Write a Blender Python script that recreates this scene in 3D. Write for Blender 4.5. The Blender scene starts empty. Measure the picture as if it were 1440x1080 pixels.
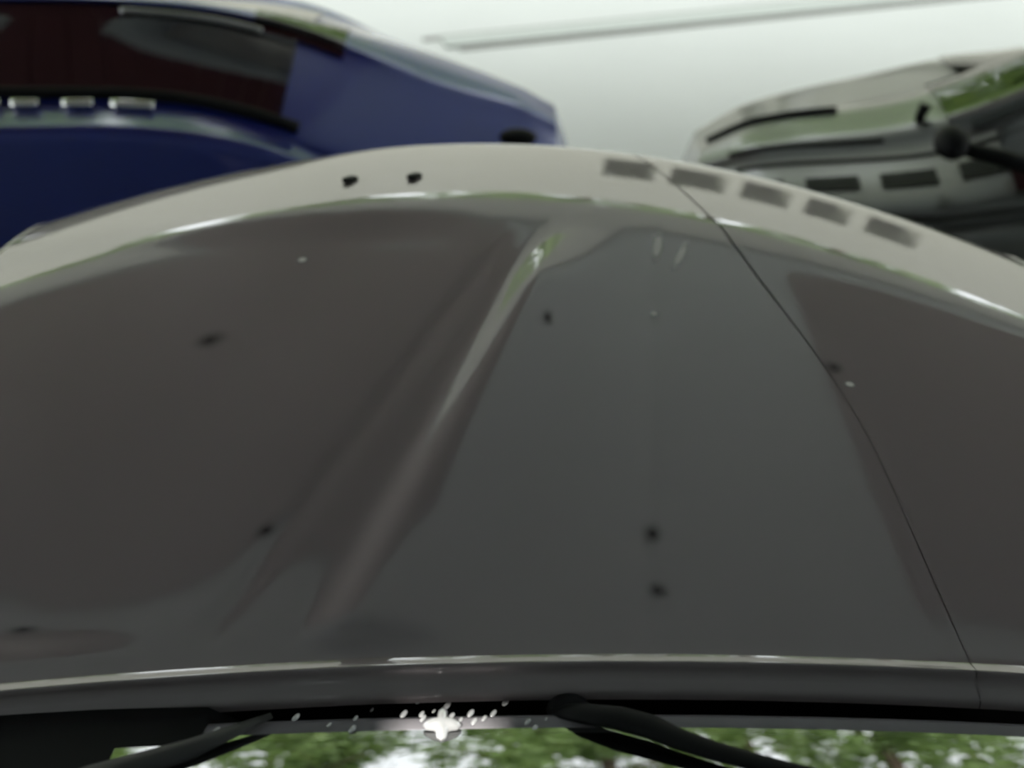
import bpy, bmesh, math, random
import numpy as np
from mathutils import Vector, Matrix
S = bpy.context.scene
COL = S.collection
R = math.radians
rng = random.Random(7)

# ------------------------------------------------------------------ camera, sky, sun, exposure
cam_d = bpy.data.cameras.new('camera')
cam_d.sensor_width = 36.0
cam_d.lens = 36.0 * 1544 / 1440
cam_d.clip_start = 0.02
cam_d.dof.use_dof = True
cam_d.dof.focus_distance = 1.40
cam_d.dof.aperture_fstop = 2.3
cam = bpy.data.objects.new('camera', cam_d)
COL.objects.link(cam)
cam.location = (0, 0, 2.35)
cam.rotation_euler = (R(90 - 36), 0, 0)
S.camera = cam

W = bpy.data.worlds.new('sky')
S.world = W
W.use_nodes = True
wn = W.node_tree.nodes
bg = wn['Background']
bg.inputs['Color'].default_value = (0.93, 0.98, 1.0, 1)
bg.inputs['Strength'].default_value = 3.2

sun_d = bpy.data.lights.new('sun', 'SUN')
sun_d.energy = 6.0
sun_d.angle = R(1)
sun_d.color = (1.0, 0.96, 0.88)
sun = bpy.data.objects.new('sun', sun_d)
COL.objects.link(sun)
sun.rotation_euler = (R(36), 0, R(-22))      # from behind the camera, falls on the trees beyond the roof edge

S.view_settings.view_transform = 'Standard'
S.view_settings.look = 'None'
S.view_settings.gamma = 1
S.view_settings.use_curve_mapping = False
S.view_settings.exposure = 0.36

# ------------------------------------------------------------------ helpers
def tag(o, label=None, cat=None, group=None, kind=None):
    if label: o['label'] = label
    if cat: o['category'] = cat
    if group: o['group'] = group
    if kind: o['kind'] = kind
    return o

def empty(name, loc=(0, 0, 0), rz=0.0):
    o = bpy.data.objects.new(name, None)
    o.empty_display_size = 0.1
    o.location = loc
    o.rotation_euler = (0, 0, rz)
    COL.objects.link(o)
    return o

def link_mesh(name, me, mat, parent=None, smooth=True):
    o = bpy.data.objects.new(name, me)
    COL.objects.link(o)
    if mat: me.materials.append(mat)
    if parent: o.parent = parent
    if smooth:
        for p in me.polygons: p.use_smooth = True
    return o

def mesh(name, verts, faces, mat, parent=None, smooth=True):
    me = bpy.data.meshes.new(name)
    me.from_pydata([tuple(map(float, v)) for v in verts], [], faces)
    me.update()
    return link_mesh(name, me, mat, parent, smooth)

def bm_obj(name, bm, mat, parent=None, smooth=False):
    me = bpy.data.meshes.new(name)
    bmesh.ops.recalc_face_normals(bm, faces=bm.faces)
    bm.to_mesh(me); bm.free()
    return link_mesh(name, me, mat, parent, smooth)

def add_box(bm, c, s, rot=None, bevel=0.0):
    g = bmesh.ops.create_cube(bm, size=1.0)
    vs = g['verts']
    for v in vs: v.co = Vector((v.co.x * s[0], v.co.y * s[1], v.co.z * s[2]))
    if bevel > 0:
        es = list({e for v in vs for e in v.link_edges})
        r = bmesh.ops.bevel(bm, geom=es, offset=bevel, segments=2, affect='EDGES', profile=0.5)
        vs = list({v for f in r['faces'] for v in f.verts} | {v for v in vs if v.is_valid})
    M = Matrix.Translation(Vector(c)) @ (rot.to_4x4() if rot else Matrix.Identity(4))
    for v in vs: v.co = M @ v.co

def add_tube(bm, pts, rad, n=10, cap=True, flat=1.0):
    pts = [Vector(p) for p in pts]
    rings = []
    for i, p in enumerate(pts):
        a = pts[max(i - 1, 0)]; b = pts[min(i + 1, len(pts) - 1)]
        t = (b - a).normalized()
        s = t.cross(Vector((0, 0, 1)))
        if s.length < 1e-4: s = Vector((1, 0, 0))
        s.normalize(); u = s.cross(t)
        r = rad[i] if isinstance(rad, (list, tuple)) else rad
        rings.append([bm.verts.new(p + s * r * math.cos(2 * math.pi * k / n) + u * r * flat * math.sin(2 * math.pi * k / n)) for k in range(n)])
    for i in range(len(rings) - 1):
        for k in range(n):
            bm.faces.new((rings[i][k], rings[i][(k + 1) % n], rings[i + 1][(k + 1) % n], rings[i + 1][k]))
    if cap:
        bm.faces.new(rings[0]); bm.faces.new(rings[-1])

def grid_mesh(name, P, mat, parent=None, thick=0.0, smooth=True, flip=False, rim=True):
    """P: array (nu, nv, 3) of points -> sheet, with thickness added below it"""
    nu, nv = P.shape[:2]
    vs = P.reshape(-1, 3).tolist()
    fs = []
    for i in range(nu - 1):
        for j in range(nv - 1):
            a = i * nv + j
            f = (a, a + 1, a + nv + 1, a + nv)
            fs.append(f[::-1] if flip else f)
    o = mesh(name, vs, fs, mat, parent, smooth)
    if thick:
        m = o.modifiers.new('thickness', 'SOLIDIFY')
        m.thickness = thick; m.offset = -1; m.use_rim = rim
    return o

def mat_new(name):
    m = bpy.data.materials.new(name)
    m.use_nodes = True
    return m, m.node_tree, m.node_tree.nodes['Principled BSDF']

def simple(name, color, rough=0.5, metal=0.0, coat=0.0, noise=0.0, scale=8.0, ior=1.5, bump=0.0):
    m, nt, b = mat_new(name)
    b.inputs['Base Color'].default_value = (*color, 1)
    b.inputs['Roughness'].default_value = rough
    b.inputs['Metallic'].default_value = metal
    b.inputs['Coat Weight'].default_value = coat
    b.inputs['Coat Roughness'].default_value = 0.06
    b.inputs['IOR'].default_value = ior
    if noise or bump:
        tc = nt.nodes.new('ShaderNodeTexCoord')
        n = nt.nodes.new('ShaderNodeTexNoise')
        n.inputs['Scale'].default_value = scale
        n.inputs['Detail'].default_value = 6
        nt.links.new(tc.outputs['Object'], n.inputs['Vector'])
        if noise:
            r = nt.nodes.new('ShaderNodeMix'); r.data_type = 'RGBA'
            r.inputs[6].default_value = (*[c * (1 - noise) for c in color], 1)
            r.inputs[7].default_value = (*[min(1, c * (1 + noise)) for c in color], 1)
            nt.links.new(n.outputs['Fac'], r.inputs[0])
            nt.links.new(r.outputs[2], b.inputs['Base Color'])
        if bump:
            bp = nt.nodes.new('ShaderNodeBump')
            bp.inputs['Strength'].default_value = bump
            bp.inputs['Distance'].default_value = 0.01
            nt.links.new(n.outputs['Fac'], bp.inputs['Height'])
            nt.links.new(bp.outputs['Normal'], b.inputs['Normal'])
    return m

def glassy(name, tint, ior=1.6):
    """tinted thin pane: see-through, with a mirror coat that grows at grazing angles"""
    m, nt, b = mat_new(name)
    nt.nodes.remove(b)
    out = nt.nodes['Material Output']
    tr = nt.nodes.new('ShaderNodeBsdfTransparent'); tr.inputs[0].default_value = (*tint, 1)
    gl = nt.nodes.new('ShaderNodeBsdfGlossy'); gl.inputs['Roughness'].default_value = 0.0
    gl.inputs[0].default_value = (1, 1, 1, 1)
    fr = nt.nodes.new('ShaderNodeFresnel'); fr.inputs[0].default_value = ior
    mx = nt.nodes.new('ShaderNodeMixShader')
    nt.links.new(fr.outputs[0], mx.inputs[0]); nt.links.new(tr.outputs[0], mx.inputs[1]); nt.links.new(gl.outputs[0], mx.inputs[2])
    nt.links.new(mx.outputs[0], out.inputs[0])
    return m

M = {}
def paint(name, c, dirt=0.12, coatr=0.05, metal=0.0, rough=0.35, coat=1.0):
    m, nt, b = mat_new(name)
    tc = nt.nodes.new('ShaderNodeTexCoord')
    n = nt.nodes.new('ShaderNodeTexNoise'); n.inputs['Scale'].default_value = 2.2; n.inputs['Detail'].default_value = 5
    nt.links.new(tc.outputs['Object'], n.inputs['Vector'])
    mx = nt.nodes.new('ShaderNodeMix'); mx.data_type = 'RGBA'
    mx.inputs[6].default_value = (*[v * (1 - dirt) for v in c], 1)
    mx.inputs[7].default_value = (*[v * (1 + dirt) for v in c], 1)
    nt.links.new(n.outputs['Fac'], mx.inputs[0])
    nt.links.new(mx.outputs[2], b.inputs['Base Color'])
    b.inputs['Metallic'].default_value = metal
    b.inputs['Roughness'].default_value = rough
    b.inputs['Coat Weight'].default_value = coat
    b.inputs['Coat Roughness'].default_value = coatr
    return m
M['hood'] = paint('dark_grey_paint', (0.255, 0.222, 0.236), coatr=0.035, metal=0.25, rough=0.42, dirt=0.06)
M['hood'].node_tree.nodes['Principled BSDF'].inputs['Specular IOR Level'].default_value = 0.15
M['hood'].node_tree.nodes['Principled BSDF'].inputs['Coat IOR'].default_value = 1.75
M['blue'] = paint('blue_paint', (0.012, 0.03, 0.24), metal=0.3, rough=0.4, coat=0.8, coatr=0.12)
M['silver'] = paint('silver_paint', (0.12, 0.125, 0.12), metal=0.4, rough=0.4, coatr=0.14)
M['black'] = simple('black_plastic', (0.006, 0.007, 0.008), 0.6, ior=1.3)
M['rubber'] = simple('black_rubber', (0.012, 0.012, 0.012), 0.8)
M['frit'] = simple('dark_grey_trim', (0.26, 0.25, 0.27), 0.35)
M['pillar'] = simple('pillar_plastic', (0.03, 0.032, 0.034), 0.5)
M['dark'] = simple('cabin_dark', (0.01, 0.01, 0.011), 0.9)
M['chrome'] = simple('chrome', (0.75, 0.75, 0.75), 0.08, 1.0)
M['alloy'] = simple('alloy', (0.45, 0.46, 0.48), 0.3, 0.9)
M['glass'] = glassy('windscreen_glass', (0.25, 0.27, 0.27), 2.9)
M['tint'] = glassy('tinted_glass', (0.12, 0.14, 0.14), 1.75)
M['lens'] = glassy('lamp_lens', (0.7, 0.7, 0.7), 1.5)
M['concrete'] = simple('pale_concrete', (0.43, 0.445, 0.415), 0.85, noise=0.05, scale=1.2, bump=0.15)
M['joint'] = simple('joint_grey', (0.20, 0.20, 0.18), 0.9)
M['strip'] = simple('channel_concrete', (0.36, 0.385, 0.35), 0.85, noise=0.05)
M['wall'] = simple('painted_wall', (0.30, 0.305, 0.27), 0.8, noise=0.04, scale=2, bump=0.1)
M['soffit'] = simple('soffit_grey', (0.68, 0.73, 0.75), 0.8, noise=0.05, scale=1)
M['fascia'] = simple('pale_beam', (0.84, 0.82, 0.78), 0.7)
M['red'] = simple('red_brown_board', (0.11, 0.026, 0.034), 0.7, noise=0.2, scale=4)
M['bark'] = simple('bark', (0.10, 0.075, 0.05), 0.9, noise=0.4, scale=14, bump=0.6)
M['grass'] = simple('grass', (0.06, 0.12, 0.03), 0.9, noise=0.4, scale=10)
M['dust'] = simple('pale_smear', (0.42, 0.40, 0.38), 0.8)
m, nt, b = mat_new('leaf')
b.inputs['Base Color'].default_value = (0.21, 0.31, 0.11, 1)
b.inputs['Roughness'].default_value = 0.5
tl = nt.nodes.new('ShaderNodeBsdfTranslucent'); tl.inputs[0].default_value = (0.34, 0.46, 0.14, 1)
mx = nt.nodes.new('ShaderNodeMixShader'); mx.inputs[0].default_value = 0.35
nt.links.new(b.outputs[0], mx.inputs[1]); nt.links.new(tl.outputs[0], mx.inputs[2])
nt.links.new(mx.outputs[0], nt.nodes['Material Output'].inputs[0])
M['leaf'] = m
M['hedge'] = simple('hedge_leaf', (0.012, 0.020, 0.009), 0.9, ior=1.1)
M['reflection_green'] = glassy('green_reflection_glass', (0.05, 0.12, 0.07), 1.45)  # green of the mirrored wall openings, put into the glass colour
m, nt, b = mat_new('water')
b.inputs['Base Color'].default_value = (0.95, 0.96, 0.98, 1); b.inputs['Roughness'].default_value = 0.15
b.inputs['Metallic'].default_value = 0.5  # pale half metal puts glint into the drops and the star
M['water'] = m

FZ = 0.10          # floor height

# ------------------------------------------------------------------ setting
def slab(name, c, s, mat, kind='structure', parent=None, bevel=0.0):
    bm = bmesh.new(); add_box(bm, (0, 0, 0), s, bevel=bevel)
    o = bm_obj(name, bm, mat, parent); o.location = c
    if kind: o['kind'] = kind
    return o

slab('floor', (0, 8, FZ - 0.15), (60, 44, 0.3), M['concrete'])

# drain channel across the floor: a strip with a dark recessed joint at each side
P0 = Vector((-0.42, 6.44)); P1 = Vector((4.6, 7.93))
dd = (P1 - P0); L = dd.length; ang = math.atan2(dd.y, dd.x)
ch = empty('drain_channel', (P0.x, P0.y, FZ), ang)
tag(ch, 'long narrow drain channel strip with two dark edges across pale floor', 'channel')
bm = bmesh.new(); add_box(bm, (L / 2 + 0.05, 0.155, 0.010), (L, 0.17, 0.018), bevel=0.004); bm_obj('channel_cover', bm, M['strip'], ch)
bm = bmesh.new(); add_box(bm, (L / 2 - 0.05, 0.272, 0.004), (L, 0.058, 0.006)); bm_obj('edge_joint', bm, M['joint'], ch)
bm = bmesh.new(); add_box(bm, (L / 2 + 0.12, 0.040, 0.004), (L, 0.060, 0.006)); bm_obj('edge_joint', bm, M['joint'], ch)

# roof over the parking bays
CE = 6.6; CH = 3.25
# thin roof sheet with one narrow slot added to let a blade of sun fall on the foot of the windscreen
HX, HY, HW, HD = -0.59, -0.556, 0.060, 0.036
bm = bmesh.new()
for x0_, x1_, y0_, y1_ in ((-18, 18, -7, HY - HD), (-18, 18, HY + HD, CE), (-18, HX - HW, HY - HD, HY + HD), (HX + HW, 18, HY - HD, HY + HD)):
    add_box(bm, ((x0_ + x1_) / 2, (y0_ + y1_) / 2, CH + 0.015), (x1_ - x0_, y1_ - y0_, 0.03))
o = bm_obj('ceiling', bm, M['soffit']); o['kind'] = 'structure'
slab('trim_1', (0, CE - 0.55, CH - 0.04), (36, 1.10, 0.08), M['fascia'])
slab('wall_back', (0, -7.1, FZ + 1.57), (36, 0.2, 3.14), M['wall'])
# red-brown boards left under the roof; right set added to darken the bonnet's reflection
proto = None
for (bx, by, nb, ln, lb) in ((-1.95, 4.15, 16, 2.5, 'dark red-brown timber boards fixed under the left part of the roof'),
                             (3.1, 3.9, 12, 2.4, 'unseen dark red-brown boards added under the right part of the roof')):
    bd = empty('ceiling_boards', (bx, by, CH)); tag(bd, lb, 'boards')
    for i in range(nb):
        if i == 0:
            bm = bmesh.new(); add_box(bm, (0, 0, 0), (0.235, ln, 0.03), bevel=0.006)
            o = proto = bm_obj('board', bm, M['red'], bd)
        else:
            o = proto.copy(); COL.objects.link(o)
        o.location = ((i - (nb - 1) / 2) * 0.24, 0, -0.015)

# wall beyond the bays with a row of openings
WY = 9.2; WT = 2.55
def wall_with_openings(name, x0, x1, z0, z1, opens, y, t, mat):
    bm = bmesh.new()
    xs = sorted({x0, x1, *[v for o in opens for v in o[:2]]})
    for a, b_ in zip(xs[:-1], xs[1:]):
        o = next((o for o in opens if o[0] <= a and b_ <= o[1]), None)
        if o is None:
            add_box(bm, ((a + b_) / 2, y, (z0 + z1) / 2), (b_ - a, t, z1 - z0))
        else:
            add_box(bm, ((a + b_) / 2, y, (z0 + o[2]) / 2), (b_ - a, t, o[2] - z0))
            add_box(bm, ((a + b_) / 2, y, (z1 + o[3]) / 2), (b_ - a, t, z1 - o[3]))
    o = bm_obj(name, bm, mat); o['kind'] = 'structure'
    return o
OPENS = [(a, b_, 1.14, 1.74) for a, b_ in ((0.95, 1.47), (1.62, 2.19), (2.35, 2.86), (3.02, 3.50), (3.67, 4.25))]
wall_with_openings('wall_front', -16, 16, FZ, WT, OPENS, WY + 0.13, 0.46, M['wall'])

# trees beyond the wall
def make_leaf_cluster(n, rx, ry, rz, size, seed):
    r = np.random.RandomState(seed)
    vs = []; fs = []
    nc = max(10, n // 70)
    cen = r.normal(size=(nc, 3)); cen /= np.linalg.norm(cen, axis=1)[:, None]
    cen *= (r.rand(nc, 1) ** 0.45) * 0.9
    k = 0
    for i in range(n):
        c = cen[r.randint(nc)] + r.normal(size=3) * 0.10
        c = c * np.array([rx, ry, rz])
        a = r.normal(size=3); a /= np.linalg.norm(a)
        b_ = np.cross(a, r.normal(size=3)); b_ /= np.linalg.norm(b_)
        s = size * (0.6 + 0.8 * r.rand())
        vs += [c - a * s, c - b_ * s * 0.45, c + a * s, c + b_ * s * 0.45]
        fs.append((k, k + 1, k + 2, k + 3)); k += 4
    return vs, fs
def tree(name, x, y, h, rx, rz, zc, n, size, seed, label):
    t = empty(name, (x, y, FZ)); tag(t, label, 'tree')
    bm = bmesh.new()
    add_tube(bm, [(0, 0, 0), (0.05, 0, h * 0.3), (-0.06, 0.03, h * 0.6), (0, 0, h * 0.85)], [0.16, 0.13, 0.09, 0.03], 8)
    for k in range(5):
        a = k * 1.3 + seed; z = h * (0.3 + 0.09 * k)
        add_tube(bm, [(0, 0, z), (math.cos(a) * rx * 0.4, math.sin(a) * rx * 0.4, z + 0.5), (math.cos(a) * rx * 0.75, math.sin(a) * rx * 0.75, z + 0.8)], [0.06, 0.04, 0.015], 6)
    bm_obj('trunk', bm, M['bark'], t, True)
    vs, fs = make_leaf_cluster(n, rx, rx * 0.7, rz, size, seed)
    f = mesh('foliage', vs, fs, M['leaf'], t, False); f.location = (0, 0, zc); f['kind'] = 'stuff'
    return t
where3 = ['at its left end', 'second from its left end', 'just left of its middle', 'at its middle', 'just right of its middle', 'second from its right end', 'at its right end']
where2 = ['at its far left end', 'second from its left end', 'third from its left end', 'just left of its middle', 'just right of its middle',
          'third from its right end', 'second from its right end', 'at its far right end']
where = ['far left behind the wall', 'left of the blue car behind the wall', 'behind the wall in line with the blue car',
         'behind the wall straight ahead', 'behind the wall right of the middle', 'behind the wall above the silver car',
         'far right behind the wall', 'past the right end of the row', 'at the outer right end of the row']
for i in range(9):
    x = -15.2 + i * 4.1
    tree('tree', x, 13.0 + (0.5 if i % 2 else 0), 7.6, 1.85, 3.5, 4.3 + (0.2 if i % 2 else 0), 3700, 0.13, 20 + i, 'leafy green tree ' + where[i])
for i in range(8):
    x = -15.2 + (i + 0.5) * 4.3
    tree('tree', x, 17.6, 10.2, 2.0, 4.3, 6.4, 2700, 0.16, 50 + i, 'taller green tree in the second row, ' + where2[i])
for i in range(7):
    x = -15.5 + i * 5.2
    tree('tree', x, 22.0, 14.0, 2.5, 3.6, 10.4, 6500, 0.22, 80 + i, 'tallest green tree in the last row, ' + where3[i])
slab('ground', (0, 21, FZ - 0.02), (60, 20, 0.06), M['grass'])

# ------------------------------------------------------------------ the near car: dark grey bonnet
HC = (2.485, -0.09, -0.41)
CC = (1.976, -0.09, -0.41)
def ysil(x): return HC[0] + HC[1] * x + HC[2] * x * x
def ycre(x): return CC[0] + CC[1] * x + CC[2] * x * x
def sstep(a, b, v): t = np.clip((v - a) / (b - a), 0, 1); return t * t * (3 - 2 * t)
def creases(x, y):
    """pressed character lines converging towards the nose"""
    f = sstep(1.92, 1.60, y) * sstep(0.82, 0.90, y)
    f2 = sstep(1.96, 1.80, y) * sstep(0.83, 0.87, y)
    l1 = -0.364 + (y - 0.826) * 0.353
    l2 = -0.200 + (y - 0.836) * 0.292
    c = 0.163 + (y - 0.912) * 0.110
    z = 0.0 * x
    z += -0.006 * sstep(0.0, -0.30, x - l1) * f2                      # left panel falls away
    u = x - l2
    z += 0.0135 * np.where(u < 0.01, sstep(-0.060, 0.01, u), 1 - sstep(0.01, 0.15, u)) * f2 * sstep(1.90, 1.62, y)
    z += -0.0022 * np.exp(-((x - c) / 0.014) ** 2) * f
    z += -0.0020 * np.exp(-((x - l1) / 0.018) ** 2) * f
    return z
def hood_z(x, y):
    z = 1.372 - 0.050 * x * x + creases(x, y)
    # rear lip: small rounded rise then the fold down to the cowl
    return z
# slope (degrees) of the nose band against q = distance past the crease
BW = 0.509
qs = np.linspace(-0.3, 2.2, 6000)
def slope_deg(q):
    return np.interp(q, [-0.2, 0.0, 0.035, 0.09, 0.85, 1.0, 1.12, 1.3, 1.5], [0, 2.4, 7.6, 9.0, 13.6, 24, 40, 66, 84])
dz = np.concatenate([[0], np.cumsum(np.tan(np.radians(slope_deg((qs[1:] + qs[:-1]) / 2))) * (qs[1] - qs[0]) * BW)])
def slope_left(q):
    return np.interp(q, [-0.2, 0.0, 0.03, 0.08, 0.62, 0.80, 1.0, 1.12, 1.3, 1.5], [0, 2.4, 8.6, 10.8, 12.5, 15, 24, 38, 66, 84])
dzl = np.concatenate([[0], np.cumsum(np.tan(np.radians(slope_left((qs[1:] + qs[:-1]) / 2))) * (qs[1] - qs[0]) * BW)])
def drop(q, x=0.0):
    k = (1 + (0.09 + 0.82 * x) ** 2) ** -0.55
    a = sstep(-0.25, -0.6, x) if np.isscalar(x) else 0
    return ((1 - a) * np.interp(q, qs, dz) + a * np.interp(q, qs, dzl)) * k
# points along v: rear lip, main panel, nose band, roll-off
def rear_profile():
    # (dy, dz) relative to the rear edge line, from the cowl side forward
    return [(-0.0305, -0.022), (-0.030, -0.018), (-0.028, -0.013), (-0.024, -0.010), (-0.014, -0.009), (-0.007, -0.007), (-0.0045, 0.001), (-0.0030, 0.0064), (-0.0015, 0.0072),
            (0.0, 0.0068), (0.0025, 0.0057), (0.0145, 0.0005), (0.016, 0.0001), (0.0175, 0.0), (0.030, 0.0)]
def yrear(x): return 0.812 - 0.02 * (x - 0.25) ** 2 * 2.2
def hood_surface(xfun0, xfun1, nu):
    rows = []
    rp = rear_profile()
    vy = list(np.linspace(0, 1, 90)[1:])
    vq = list(np.linspace(0, 0.12, 9)[1:]) + list(np.linspace(0.12, 0.85, 40)[1:]) + list(np.linspace(0.85, 1.46, 36)[1:])
    nv = len(rp) + len(vy) + len(vq)
    P = np.zeros((nu, nv, 3))
    for i in range(nu):
        u = i / (nu - 1)
        k = 0
        def xx(y): return xfun0(y) * (1 - u) + xfun1(y) * u
        for dy, dzz in rp:
            x = xx(0.82); y = yrear(x) + dy
            P[i, k] = (x, y, hood_z(x, yrear(x) + 0.03) + dzz); k += 1
        x = xx(0.84); ya = yrear(x) + 0.03
        for t in vy:
            # solve y with x varying along the line
            y = ya + t * (ycre(xx(1.9)) - ya); x = xx(y)
            y = ya + t * (ycre(x) - ya)
            P[i, k] = (x, y, hood_z(x, y) - float(drop((y - ycre(x)) / BW, x))); k += 1
        for q in vq:
            x = xx(2.2); x = xx(ycre(x) + q * BW); y = ycre(x) + q * BW
            P[i, k] = (x, y, hood_z(x, y) - float(drop(q, x))); k += 1
    return P
SH = [(0.6, 0.525), (0.815, 0.521), (1.38, 0.515), (1.66, 0.436), (2.04, 0.369), (2.20, 0.325), (3.2, 0.10)]
def shut(y): return float(np.mean([np.interp(y + d, [p[0] for p in SH], [p[1] for p in SH]) for d in np.linspace(-0.22, 0.22, 15)]))
def gap(y): return 0.0006 + 0.0016 * float(sstep(1.3, 1.8, y))
car = empty('car', (0, 0, FZ)); tag(car, 'dark grey car with long creased bonnet seen from above its windscreen', 'car')
def P_local(P, root):
    P = P.copy(); P -= np.array(root.location); return P
def near(name, P, mat, **k): return grid_mesh(name, P_local(P, car), mat, car, **k)
near('hood', hood_surface(lambda y: -1.02, lambda y: shut(y) - gap(y), 170), M['hood'], thick=0.012, flip=True, rim=False)
near('fender', hood_surface(lambda y: shut(y) + gap(y), lambda y: 1.02, 60), M['hood'], thick=0.012, flip=True, rim=False)

def loc(p): return (p[0], p[1], p[2] - FZ)
# sides below the fenders, bumper, grille, lamps, wheels: what a step to the side shows
for sx in (-1, 1):
    ys = np.linspace(0.76, ycre(1.02 * sx) + 1.4 * BW, 30)
    P = np.zeros((30, 8, 3))
    for i, y in enumerate(ys):
        q = max(0, (y - ycre(1.02 * sx)) / BW)
        zt = float(hood_z(1.02 * sx, min(y, 1.9)) - drop(q, 1.02 * sx))
        for j in range(8):
            t = j / 7
            P[i, j] = (sx * (1.02 + 0.06 * math.sin(t * 2.2)), y, zt * (1 - t) + 0.62 * t)
    near('side_panel', P, M['hood'], thick=0.01, flip=(sx > 0))
bm = bmesh.new()
xs = np.linspace(-1.04, 1.04, 25)
P = np.zeros((25, 9, 3))
for i, x in enumerate(xs):
    y0 = ycre(x) + 1.46 * BW; z0 = float(hood_z(x, 1.9) - drop(1.46, x))
    for j, (dy, t) in enumerate([(-0.02, 0), (0.01, 0.08), (0.02, 0.4), (0.02, 0.62), (0.07, 0.66), (0.09, 0.74), (0.09, 0.9), (0.06, 0.98), (0.0, 1.0)]):
        P[i, j] = (x, y0 + dy, z0 * (1 - t) + 0.36 * t)
near('bumper', P, M['hood'], thick=0.02, flip=True)
for s in (-1, 1):
    bm = bmesh.new()
    x = 0.72 * s; y = ycre(x) + 1.46 * BW + 0.03
    add_box(bm, (0, 0, 0), (0.34, 0.06, 0.13), bevel=0.02)
    o = bm_obj('headlight', bm, M['lens'], car, True); o.location = loc((x, y, 0.86)); o.rotation_euler = (0, 0, R(-33 * s))
for k in range(5):
    bm = bmesh.new(); add_box(bm, (0, 0, 0), (0.8, 0.03, 0.018), bevel=0.005)
    o = bm_obj('grille_bar', bm, M['chrome'], car); o.location = loc((0, ycre(0) + 1.46 * BW + 0.045, 0.80 + 0.035 * k))

def wheel(parent, x, y, r, w):
    bm = bmesh.new()
    prof = [(r * .62, -w / 2), (r * .9, -w / 2), (r, -w * .35), (r, w * .35), (r * .9, w / 2), (r * .62, w / 2)]
    n = 28; rings = []
    for k in range(n):
        a = 2 * math.pi * k / n
        rings.append([bm.verts.new((px_, math.cos(a) * rr, math.sin(a) * rr)) for rr, px_ in prof])
    for k in range(n):
        for j in range(len(prof)):
            bm.faces.new((rings[k][j], rings[(k + 1) % n][j], rings[(k + 1) % n][(j + 1) % len(prof)], rings[k][(j + 1) % len(prof)]))
    o = bm_obj('wheel', bm, M['rubber'], parent, True); o.location = (x, y, r)
    bm = bmesh.new()
    bmesh.ops.create_cone(bm, cap_ends=True, segments=24, radius1=r * .16, radius2=r * .16, depth=w * .8, matrix=Matrix.Rotation(R(90), 4, 'Y'))
    for k in range(7):
        a = 2 * math.pi * k / 7
        add_box(bm, (0, math.cos(a) * r * .38, math.sin(a) * r * .38), (w * .5, r * .52, r * .13), Matrix.Rotation(a, 3, 'X'))
    h = bm_obj('rim', bm, M['alloy'], o)
    return o
for s in (-1, 1):
    wheel(car, 0.93 * s, 1.55, 0.36, 0.24)
bm = bmesh.new(); add_box(bm, (0, 1.25, 0.52), (1.5, 1.3, 0.4)); bm_obj('chassis', bm, M['black'], car)

# cowl: black trough, grey strip, windscreen, header
def strip(name, yf0, yf1, zf0, zf1, x0, x1, mat, n=40, m=6, bulge=0.0, thick=0.006, zc=0.05):
    P = np.zeros((n, m, 3))
    for i in range(n):
        x = x0 + (x1 - x0) * i / (n - 1)
        for j in range(m):
            t = j / (m - 1)
            P[i, j] = (x, yf0(x) * (1 - t) + yf1(x) * t, zf0 * (1 - t) + zf1 * t - zc * x * x + bulge * math.sin(math.pi * t))
    return near(name, P, mat, thick=thick, flip=True)
cw = lambda d: (lambda x: yrear(x) + d)
strip('cowl_panel', cw(-0.090), cw(-0.040), 1.325, 1.325, -0.98, 0.98, M['black'], thick=0.02)
GB = 0.745
gbase = lambda x: 0.7335 + 0.008 * np.tanh(x * 2) - 0.02 * x * x
strip('windscreen_seal', lambda x: gbase(x) - 0.002, lambda x: gbase(x) + 0.019, 1.362, 1.3585, -0.345, 0.98, M['frit'], bulge=0.001)
# windscreen: low convex sheet rising to the header
def screen_profile():
    ys = [0.0]; zs = [0.0]; y = 0; z = 0
    st = 0.01
    while y > -0.95:
        d = -y
        s = np.interp(d, [0, 0.03, 0.08, 0.3, 0.95], [18.5, 21.0, 24.5, 27, 25])
        y -= st; z += st * math.tan(math.radians(s)); ys.append(y); zs.append(z)
    return ys, zs
sy, sz = screen_profile()
n = 60; P = np.zeros((n, len(sy), 3))
for i in range(n):
    x = -0.42 + (0.42 + 0.90) * i / (n - 1)
    for j in range(len(sy)):
        tf = -sy[j] / 0.95
        xx = x * (1 - 0.14 * tf)
        P[i, j] = (xx, gbase(x) + sy[j], 1.362 + sz[j] - 0.05 * x * x)
near('windscreen', P, M['glass'], thick=0.0)
bm = bmesh.new()
add_box(bm, loc((0.1, 0.40, 1.16)), (1.7, 0.55, 0.12), bevel=0.03)
add_tube(bm, [loc((0.45, 0.22, 1.22)), loc((0.45, 0.20, 1.24))], 0.08, 16)
bm_obj('dashboard', bm, M['dark'], car)
strip('roof_header', lambda x: gbase(x) - 0.95 - 0.25, lambda x: gbase(x) - 0.94, 1.83, 1.79, -0.78, 0.80, M['hood'], thick=0.03)

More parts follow.
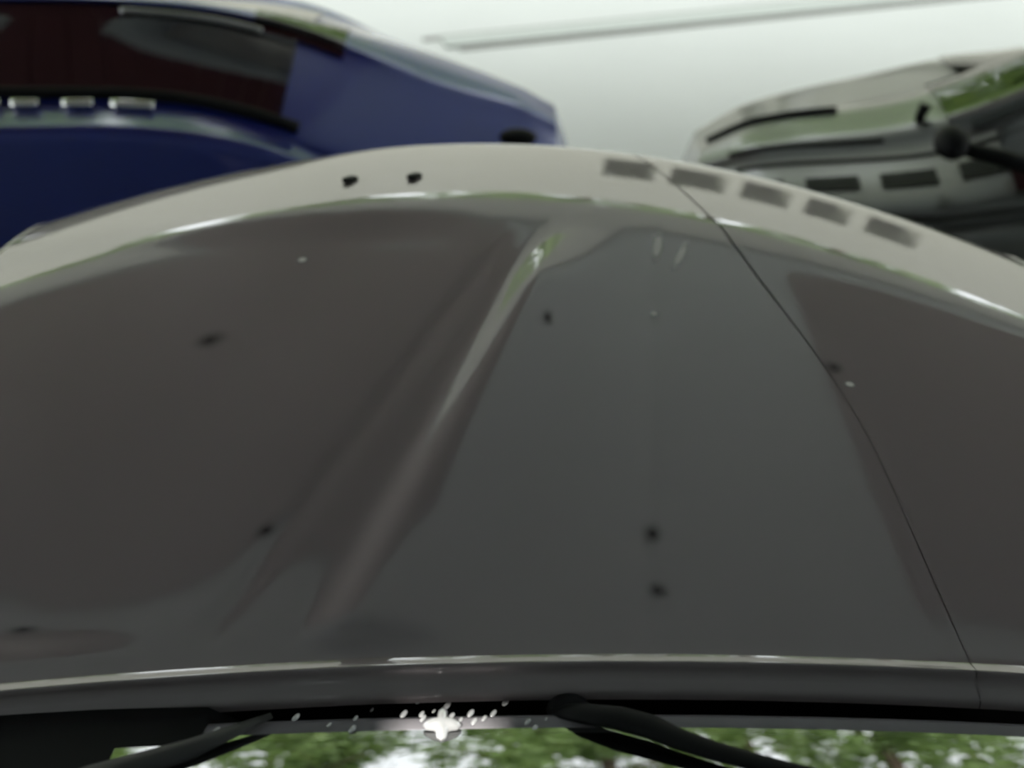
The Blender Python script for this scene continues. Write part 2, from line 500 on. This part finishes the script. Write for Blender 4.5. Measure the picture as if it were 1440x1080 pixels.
# left corner: black panel and pillar running back beside the glass
P = np.zeros((20, 12, 3))
for i in range(20):
    x = -1.0 + (1.0 - 0.30) * i / 19
    for j in range(12):
        t = j / 11
        P[i, j] = (x - 0.0 * t, 0.765 - 0.25 * t, 1.352 + 0.02 * t - 0.05 * x * x - (0.03 if x > -0.33 else 0) )
near('cowl_corner', P, M['black'], thick=0.01, flip=True)
bm = bmesh.new()
add_tube(bm, [loc((-0.26, 0.750, 1.362)), loc((-0.335, 0.700, 1.372)), loc((-0.42, 0.655, 1.385)), loc((-0.60, 0.52, 1.44)), loc((-0.76, -0.20, 1.78))], [0.004, 0.013, 0.018, 0.02, 0.02], 12, flat=0.5)
bm_obj('pillar_trim', bm, M['pillar'], car, True)
bm = bmesh.new()
add_tube(bm, [loc((0.90, 0.72, 1.33)), loc((0.86, 0.45, 1.45)), loc((0.78, -0.20, 1.78))], [0.03, 0.03, 0.03], 10, flat=0.6)
bm_obj('pillar_trim', bm, M['pillar'], car, True)

# wiper
bm = bmesh.new()
add_tube(bm, [loc((0.0428, 0.7629, 1.3550)), loc((0.0766, 0.7483, 1.3680)), loc((0.1135, 0.7358, 1.3760)), loc((0.1458, 0.7220, 1.3800)), loc((0.1730, 0.7033, 1.3840)), loc((0.2099, 0.6836, 1.3900)), loc((0.2524, 0.6645, 1.3970)), loc((0.3185, 0.6369, 1.4080)), loc((0.4465, 0.5848, 1.4300))],
         [0.008, 0.013, 0.015, 0.015, 0.013, 0.0115, 0.010, 0.009, 0.007], 14, flat=0.5)
wa = bm_obj('wiper_arm', bm, M['black'], car, True)
bm = bmesh.new(); add_tube(bm, [loc((0.34, 0.640, 1.40)), loc((0.66, 0.57, 1.43))], 0.006, 8); bm_obj('wiper_blade', bm, M['rubber'], wa, True)
bm = bmesh.new(); bmesh.ops.create_uvsphere(bm, u_segments=16, v_segments=8, radius=0.021, matrix=Matrix.Translation(loc((0.0625, 0.7648, 1.352))) @ Matrix.Diagonal((1.2, 1, 0.6, 1)))
bm_obj('wiper_pivot', bm, M['black'], wa, True)

def surf(x, y):
    q = (y - ycre(x)) / BW
    return float(hood_z(x, y) - drop(q, x))
# two washer nozzles on the nose band, small dark marks, pale flecks
def nozzle(x, y):
    z = surf(x, y)
    bm = bmesh.new()
    add_box(bm, (0, 0, 0.004), (0.020, 0.036, 0.010), bevel=0.0035)
    o = bm_obj('washer_nozzle', bm, M['black'], car, True); o.location = loc((x, y, z)); o.rotation_euler = (R(-11), 0, R(-25))
NOZ = [(-0.340, 2.115), (-0.205, 2.115)]
for p in NOZ: nozzle(*p)

# ------------------------------------------------------------------ other cars
def cr(ts, vals, t):
    """Catmull-Rom through key rows"""
    vals = np.array(vals, float); ts = np.array(ts, float)
    k = int(np.clip(np.searchsorted(ts, t) - 1, 0, len(ts) - 2))
    t0, t1 = ts[k], ts[k + 1]; u = (t - t0) / (t1 - t0); h = t1 - t0
    def tang(i):
        a = max(i - 1, 0); b_ = min(i + 1, len(ts) - 1)
        return (vals[b_] - vals[a]) / (ts[b_] - ts[a])
    m0 = tang(k) * h; m1 = tang(k + 1) * h
    return (2 * u**3 - 3 * u**2 + 1) * vals[k] + (u**3 - 2 * u**2 + u) * m0 + (-2 * u**3 + 3 * u**2) * vals[k + 1] + (u**3 - u**2) * m1

class Body:
    """s: distance from the nose; rows hold half-width w, roof edge wr, centre top zt, belt wb, zb, shoulder zs"""
    # key: (s, w, wr, zt, wb, zb, zs, zlow)
    def __init__(self, keys): self.k = keys; self.s = [r[0] for r in keys]
    def half(self, s):
        w, wr, zt, wb, zb, zs, zl = cr(self.s, [r[1:] for r in self.k], s)
        return np.array([(0, zt), (wr * .55, zt - .006), (wr, zt - .035), (wb, zb), (w * .84, zs + .004), (w * .965, zs - .004), (w, zs - .08), (w * 1.0, (zs + zl) / 2 - .02), (w * .96, zl)])
    def pt(self, s, t, off=0.0):
        """t in 0..7 down the half profile (negative = other side)"""
        pr = self.half(s); a = abs(t)
        y, z = cr(range(9), pr, a)
        if off:
            d = (cr(range(9), pr, min(a + .02, 8)) - cr(range(9), pr, max(a - .02, 0)))
            n_ = np.array([-d[1], d[0]]); n_ /= max(1e-6, np.linalg.norm(n_))
            y, z = y + n_[0] * off, z + n_[1] * off
        return (s, y if t >= 0 else -y, z)
    def patch(self, name, s0, s1, t0, t1, ns, nt_, mat, root, off=0.0, thick=0.0, sfun=None):
        P = np.zeros((ns, nt_, 3))
        for i in range(ns):
            for j in range(nt_):
                t = t0 + (t1 - t0) * j / (nt_ - 1)
                a, b_ = (s0, s1) if sfun is None else sfun(t)
                P[i, j] = self.pt(a + (b_ - a) * i / (ns - 1), t, off)
        a = P[1, 0] - P[0, 0]; c = P[ns // 2, nt_ // 2]
        i, j = ns // 2, nt_ // 2
        nn = np.cross(P[i, j] - P[i, j - 1], P[i, j] - P[i - 1, j])
        out = c - np.array([c[0], 0, 0.45])
        return grid_mesh(name, P, mat, root, thick=thick, flip=bool(np.dot(nn, out) < 0))

def mirror_part(root, s, y, z, mat, sgn=1, size=1.0):
    bm = bmesh.new()
    bmesh.ops.create_uvsphere(bm, u_segments=20, v_segments=12, radius=0.07 * size, matrix=Matrix.Diagonal((0.9, 1.35, 0.85, 1)))
    o = bm_obj('side_mirror', bm, mat, root, True); o.location = (s, y, z)
    bm = bmesh.new(); add_tube(bm, [(0, -0.02 * sgn, -0.03), (0.02, -0.11 * sgn, -0.07)], [0.018, 0.022], 8); bm_obj('mirror_stalk', bm, M['black'], o, True)
    return o

def build_car(name, keys, mat, loc_, rz, label, win, ws):
    root = empty(name, loc_, rz); tag(root, label, 'car')
    B = Body(keys)
    s0, s1 = keys[0][0], keys[-1][0]
    B.patch('body', s0, s1, -8, 8, 110, 97, mat, root)
    # closing ends
    for s, nm in ((s0, 'front_bumper'), (s1, 'rear_bumper')):
        sg = -1 if s == s0 else 1
        P = np.zeros((6, 41, 3))
        for i in range(6):
            a = i / 5
            for j in range(41):
                p = B.pt(s, -8 + 16 * j / 40)
                zc_ = 0.40
                P[i, j] = (s + sg * 0.07 * math.sin(a * math.pi / 2), p[1] * (1 - a * .98), zc_ + (p[2] - zc_) * (1 - a * .98))
        grid_mesh(nm, P, mat, root)
    g = []
    for sgn in (1, -1):
        for (a, b_, c, d) in win:
            B.patch('side_window', a, b_, sgn * c, sgn * d, 30, 10, M['tint'], root, off=0.008 * (1 if sgn > 0 else 1))
    a, b_ = ws
    B.patch('windscreen', a, b_, -2.0, 2.0, 16, 30, M['tint'], root, off=0.008)
    for sgn in (1, -1):
        for s in (s0 + .62, s1 - .62):
            w_ = B.half(s)[6][0]
            wheel(root, s, sgn * (w_ - .06), 0.29, 0.18)
            # dark arch ring
            bm = bmesh.new(); pts = [(s + .34 * math.cos(q_), sgn * (w_ + .004), .30 + .34 * math.sin(q_)) for q_ in np.linspace(-.2, math.pi + .2, 20)]
            add_tube(bm, pts, 0.014, 8); o = bm_obj('wheel_arch', bm, M['black'], root, True)
            if sgn > 0 and mat is M['silver']: bpy.data.objects.remove(o)
    return root, B

# blue coupe: nose to the right; keys are measured from the nose backwards
KB = [  # s,   w,    wr,   zt,   wb,   zb,   zs,   zl
    (0.00, 0.40, 0.14, 0.68, 0.30, 0.60, 0.54, 0.22),
    (0.12, 0.56, 0.16, 0.745, 0.42, 0.60, 0.54, 0.18),
    (0.45, 0.68, 0.20, 0.86, 0.56, 0.69, 0.62, 0.16),
    (0.90, 0.73, 0.10, 1.010, 0.54, 0.865, 0.835, 0.16),
    (1.25, 0.74, 0.05, 1.078, 0.50, 0.930, 0.910, 0.16),
    (1.75, 0.75, 0.05, 1.108, 0.50, 0.945, 0.920, 0.16),
    (2.20, 0.75, 0.05, 1.10, 0.50, 0.94, 0.915, 0.16),
    (2.70, 0.75, 0.05, 1.06, 0.50, 0.88, 0.855, 0.16),
    (3.20, 0.73, 0.20, 0.95, 0.54, 0.84, 0.80, 0.18),
    (3.70, 0.66, 0.26, 0.84, 0.50, 0.76, 0.72, 0.20),
    (3.85, 0.58, 0.24, 0.76, 0.44, 0.70, 0.66, 0.24)]
blue, BB = build_car('coupe', KB, M['blue'], (0.16, 3.86, FZ), R(180), 'low blue coupe parked across the way, its nose pointing right', [(0.90, 1.98, 1.5, 2.97), (2.02, 3.0, 1.5, 2.97)], (0.74, 1.05))
def line_on(B, root, name, s0, s1, t, r, mat, off=0.012, n=30, taper=False):
    bm = bmesh.new()
    pts = [B.pt(s0 + (s1 - s0) * i / (n - 1), t, off) for i in range(n)]
    add_tube(bm, pts, r, 8)
    return bm_obj(name, bm, mat, root, True)
# local +y is the far side after the half turn is applied, so the camera side is local +y -> world -y
line_on(BB, blue, 'belt_moulding', 0.84, 3.0, 3.02, 0.020, M['black'])
line_on(BB, blue, 'roof_highlight', 1.02, 1.5, 2.05, 0.010, M['alloy'], off=0.016)  # alloy tube standing in for the highlight along the roof
for a, b_ in ((1.28, 1.41), (1.47, 1.56), (1.64, 1.72), (1.76, 1.92)):
    line_on(BB, blue, 'reflection_glint', a, b_, 3.35, 0.017, M['chrome'], n=6)  # chrome pieces added for the bright reflections below the belt line
bm = bmesh.new(); bmesh.ops.create_uvsphere(bm, u_segments=16, v_segments=10, radius=0.05, matrix=Matrix.Diagonal((1.3, 0.8, 0.6, 1)))
o = bm_obj('headlight', bm, M['black'], blue, True); o.location = (0.14, 0.36, 0.74)

# silver coupe: nose to the left
KS = [
    (0.00, 0.40, 0.14, 0.58, 0.30, 0.54, 0.50, 0.22),
    (0.20, 0.58, 0.20, 0.67, 0.46, 0.60, 0.55, 0.18),
    (0.70, 0.71, 0.24, 0.77, 0.58, 0.70, 0.64, 0.16),
    (0.95, 0.74, 0.24, 0.87, 0.60, 0.76, 0.70, 0.16),
    (1.25, 0.75, 0.20, 1.02, 0.60, 0.80, 0.74, 0.16),
    (1.65, 0.76, 0.20, 1.13, 0.60, 0.82, 0.76, 0.16),
    (2.05, 0.76, 0.20, 1.17, 0.60, 0.83, 0.78, 0.16),
    (2.70, 0.76, 0.20, 1.12, 0.58, 0.84, 0.79, 0.16),
    (3.30, 0.73, 0.26, 1.00, 0.56, 0.84, 0.79, 0.18),
    (3.75, 0.66, 0.30, 0.86, 0.50, 0.76, 0.72, 0.20),
    (3.90, 0.58, 0.28, 0.78, 0.44, 0.70, 0.66, 0.24)]
silv, SB = build_car('coupe', KS, M['silver'], (0.68, 3.72, FZ), R(-6), 'silver coupe parked at the right, nose to the left, black mirror', [(0.92, 1.98, 2.05, 2.95), (2.04, 2.9, 2.05, 2.95)], (0.80, 1.15))

# details of the silver car: seams, painted reflections of the wall openings, mirror, aerial
for (a, b_, t0, t1) in ((0.10, 0.60, 1.0, 1.4), (0.12, 1.0, 2.0, 2.2)):
    if True:
        bm = bmesh.new()
        pts = [SB.pt(a + (b_ - a) * i / 19, -(t0 + (t1 - t0) * i / 19), -0.004) for i in range(20)]
        add_tube(bm, pts, 0.012, 8); bm_obj('hood_seam', bm, M['black'], silv, True)
for k in range(4):
    a = 0.10 + 0.23 * k
    g = SB.patch('slot_reflection', a, a + 0.165, -2.40, -2.62, 8, 5, M['black'], silv, off=0.006)  # black patches stand in for wall openings mirrored in the bodywork
for (a, b_) in ((0.86, 1.06), (1.12, 1.36)):
    SB.patch('pane_reflection', a, b_, -1.55, -1.9, 8, 5, M['reflection_green'], silv, off=0.014)  # green patches imitate the wall openings reflected in the glass
mirror_part(silv, 0.70, -0.56, 0.90, M['black'], -1, 0.8)
bm = bmesh.new()
add_tube(bm, [(0.72, -0.54, 0.88), (0.85, -0.56, 0.86), (1.0, -0.60, 0.835), (1.2, -0.63, 0.81), (1.5, -0.62, 0.81), (2.9, -0.60, 0.83)], [0.03, 0.036, 0.034, 0.03, 0.026, 0.02], 10, flat=0.7); bm_obj('belt_moulding', bm, M['black'], silv, True)
bm = bmesh.new(); add_tube(bm, [SB.pt(0.72, -0.6, 0.0), SB.pt(0.735, -0.55, 0.05)], [0.016, 0.022], 10); bm_obj('washer_nozzle', bm, M['black'], silv, True)

bm = bmesh.new(); add_tube(bm, [SB.pt(0.03 + 0.45 * i / 19, 1.2 - 0.4 * i / 19, 0.004) for i in range(20)], 0.016, 8); bm_obj('hood_seam', bm, M['black'], silv, True)
# hedge behind the wall
hd = empty('hedge', (3.5, 10.45, FZ)); tag(hd, 'long dark green hedge standing close behind the wall openings', 'hedge')
r_ = np.random.RandomState(3); vs = []; fs = []
for i in range(26000):
    c = np.array([r_.uniform(-9, 9), np.clip(r_.normal() * 0.22, -.5, .5), r_.uniform(0.05, 1.68)])
    a = r_.normal(size=3); a /= np.linalg.norm(a); b_ = np.cross(a, r_.normal(size=3)); b_ /= np.linalg.norm(b_)
    q_ = 0.12; vs += [c - a * q_, c - b_ * q_ * .5, c + a * q_, c + b_ * q_ * .5]; fs.append((4 * i, 4 * i + 1, 4 * i + 2, 4 * i + 3))
f = mesh('foliage', vs, fs, M['hedge'], hd, False); f['kind'] = 'stuff'
bm = bmesh.new()
for i in range(30): add_tube(bm, [(-8.8 + i * .6, 0, 0), (-8.8 + i * .6 + .05, 0, 0.8)], 0.02, 6)
bm_obj('stem', bm, M['bark'], hd, True)['kind'] = 'stuff'

# ------------------------------------------------------------------ droplets on the windscreen base
def droplet(x, y, z, sx, sy_, rot, label, astroid=False):
    bm = bmesh.new()
    n, m_ = 20, 6
    top = bm.verts.new((0, 0, 1)); rings = []
    for j in range(1, m_ + 1):
        ph = j / m_ * math.pi / 2; ring = []
        for k in range(n):
            a = 2 * math.pi * k / n
            rr = math.sin(ph)
            if astroid: rr *= 0.45 + 0.55 * abs(math.cos(2 * a)) ** 2
            ring.append(bm.verts.new((rr * math.cos(a), rr * math.sin(a), math.cos(ph))))
        rings.append(ring)
    for k in range(n):
        bm.faces.new((top, rings[0][k], rings[0][(k + 1) % n]))
        for j in range(m_ - 1):
            bm.faces.new((rings[j][k], rings[j + 1][k], rings[j + 1][(k + 1) % n], rings[j][(k + 1) % n]))
    for v in bm.verts: v.co = Vector((v.co.x * sx, v.co.y * sy_, v.co.z * (0.5 * min(sx, sy_))))
    o = bm_obj('water_drop', bm, M['water'], None, True)
    o.location = (x, y, z); o.rotation_euler = (0, 0, rot)
    tag(o, label, 'water drop', 'water drops at the foot of the windscreen')
    return o
for x, y, z, r_d in ((-0.1052, 0.7931, 1.3320, 0.0038), (-0.1171, 0.7519, 1.3620, 0.0038), (-0.0959, 0.7464, 1.3620, 0.0034), (-0.0728, 0.7863, 1.3320, 0.0042), (-0.0653, 0.7492, 1.3620, 0.0034), (-0.0447, 0.7529, 1.3620, 0.0038), (-0.0406, 0.7427, 1.3620, 0.0034), (-0.0299, 0.7464, 1.3620, 0.0029), (-0.0200, 0.7529, 1.3620, 0.0034), (-0.0072, 0.7912, 1.3320, 0.0042), (0.0168, 0.7418, 1.3620, 0.0034), (0.0243, 0.7336, 1.3620, 0.0034), (0.0368, 0.7455, 1.3620, 0.0017), (0.0472, 0.7883, 1.3320, 0.0025), (-0.0136, 0.7282, 1.3620, 0.0021), (-0.0978, 0.7519, 1.3620, 0.0029), (-0.2334, 0.7473, 1.3620, 0.0038), (-0.1961, 0.7382, 1.3620, 0.0025), (-0.1703, 0.7327, 1.3620, 0.0038), (-0.3158, 0.7309, 1.3620, 0.0034), (-0.3179, 0.7131, 1.3620, 0.0025), (-0.1569, 0.7805, 1.3320, 0.0021), (0.1129, 0.7382, 1.3620, 0.0025), (0.0894, 0.7538, 1.3620, 0.0025), (-0.1688, 0.7464, 1.3620, 0.0025), (-0.0875, 0.7786, 1.3320, 0.0021), (-0.0552, 0.7446, 1.3620, 0.0025)):
    side = 'far left of' if x < -0.16 else 'just left of' if x < -0.073 else 'just right of' if x < -0.02 else 'well right of'
    o = droplet(x, y, z, r_d * 0.75, r_d * 1.5, R(-30), 'small bright water drop %s the star-shaped glint' % side)
    o['group'] = 'water drops %s the star-shaped splash' % side
o = droplet(-0.0746, 0.7354, 1.364, 0.021, 0.023, 0, '', astroid=True)  # sun glint modelled as a pale star-shaped dome
tag(o, 'star-shaped solid standing in for a sun glint at the windscreen foot'); del o['group']

# flecks and smudges on the bonnet
def soft_mat(name, color, rough, strength):
    m, nt, b = mat_new(name)
    b.inputs['Base Color'].default_value = (*color, 1); b.inputs['Roughness'].default_value = rough
    tc = nt.nodes.new('ShaderNodeTexCoord')
    gr = nt.nodes.new('ShaderNodeTexGradient'); gr.gradient_type = 'QUADRATIC_SPHERE'
    ml = nt.nodes.new('ShaderNodeMath'); ml.operation = 'MULTIPLY'; ml.inputs[1].default_value = strength; ml.use_clamp = True
    nt.links.new(tc.outputs['Object'], gr.inputs[0]); nt.links.new(gr.outputs['Fac'], ml.inputs[0]); nt.links.new(ml.outputs[0], b.inputs['Alpha'])
    return m
SM_P = soft_mat('dried_pale_splash', (0.85, 0.82, 0.80), 0.7, 2.5)
SM_D = soft_mat('dirt_film', (0.02, 0.018, 0.018), 0.8, 0.75)
def fleck(name, x, y, sx, sy_, rot, mat, label, cat):
    n = 20; vs = []; fs = []
    ca, sa = math.cos(rot), math.sin(rot)
    for j in range(7):
        for k in range(n):
            a = 2 * math.pi * k / n; rr = j / 6
            vs.append((rr * math.cos(a), rr * math.sin(a), 0))
    for j in range(6):
        for k in range(n):
            fs.append((j * n + k, (j + 1) * n + k, (j + 1) * n + (k + 1) % n, j * n + (k + 1) % n))
    zc = surf(x, y)
    out_ = []
    for v in vs:
        X = x + v[0] * sx * ca - v[1] * sy_ * sa; Y = y + v[0] * sx * sa + v[1] * sy_ * ca
        out_.append((v[0], v[1], (surf(X, Y) + 0.0012 - zc) / 1.0))
    o = mesh(name, out_, fs, mat)
    o.location = (x, y, zc); o.rotation_euler = (0, 0, rot); o.scale = (sx, sy_, 1)
    tag(o, label, cat)
fleck('pale_streak', 0.3055, 1.7480, 0.0120, 0.0800, R(-20), SM_P, 'slanting pale streak near the front of the bonnet, right of middle', 'streak')
fleck('pale_streak', 0.2679, 1.7825, 0.0160, 0.0800, R(-10), SM_P, 'faint broad pale streak left of the sharp one on the bonnet', 'streak')
fleck('pale_fleck', -0.3813, 1.7474, 0.0140, 0.0160, R(0), SM_P, 'pale fleck at the front left of the bonnet', 'fleck')
fleck('pale_fleck', 0.2371, 1.5505, 0.0100, 0.0140, R(0), SM_P, 'small pale fleck right of the middle of the bonnet', 'fleck')
fleck('pale_fleck', 0.5182, 1.3626, 0.0120, 0.0120, R(0), SM_P, 'small pale fleck beside the right panel gap', 'fleck')
fleck('dirt_smudge', -0.3165, 1.0317, 0.0200, 0.0260, R(-30), SM_D, 'dark smudge on the lower left of the bonnet', 'smudge')
fleck('dirt_smudge', 0.1801, 1.0239, 0.0200, 0.0280, R(0), SM_D, 'dark smudge on the lower right middle of the bonnet', 'smudge')
fleck('dirt_smudge', 0.1759, 0.9255, 0.0200, 0.0220, R(0), SM_D, 'faint dark smudge nearest the rear edge of the bonnet', 'smudge')
fleck('dirt_smudge', -0.4932, 1.4919, 0.0340, 0.0400, R(-40), SM_D, 'dark smudge on the upper left of the bonnet', 'smudge')
fleck('dirt_smudge', 0.0584, 1.5178, 0.0140, 0.0350, R(0), SM_D, 'narrow dark smudge right of the bright ridge', 'smudge')
fleck('dirt_smudge', 0.5046, 1.4075, 0.0220, 0.0260, R(-20), SM_D, 'dark smudge by the right panel gap', 'smudge')
fleck('dirt_smudge', -0.5784, 0.8806, 0.0300, 0.0100, R(0), SM_D, 'flat dark smudge at the far lower left of the bonnet', 'smudge')
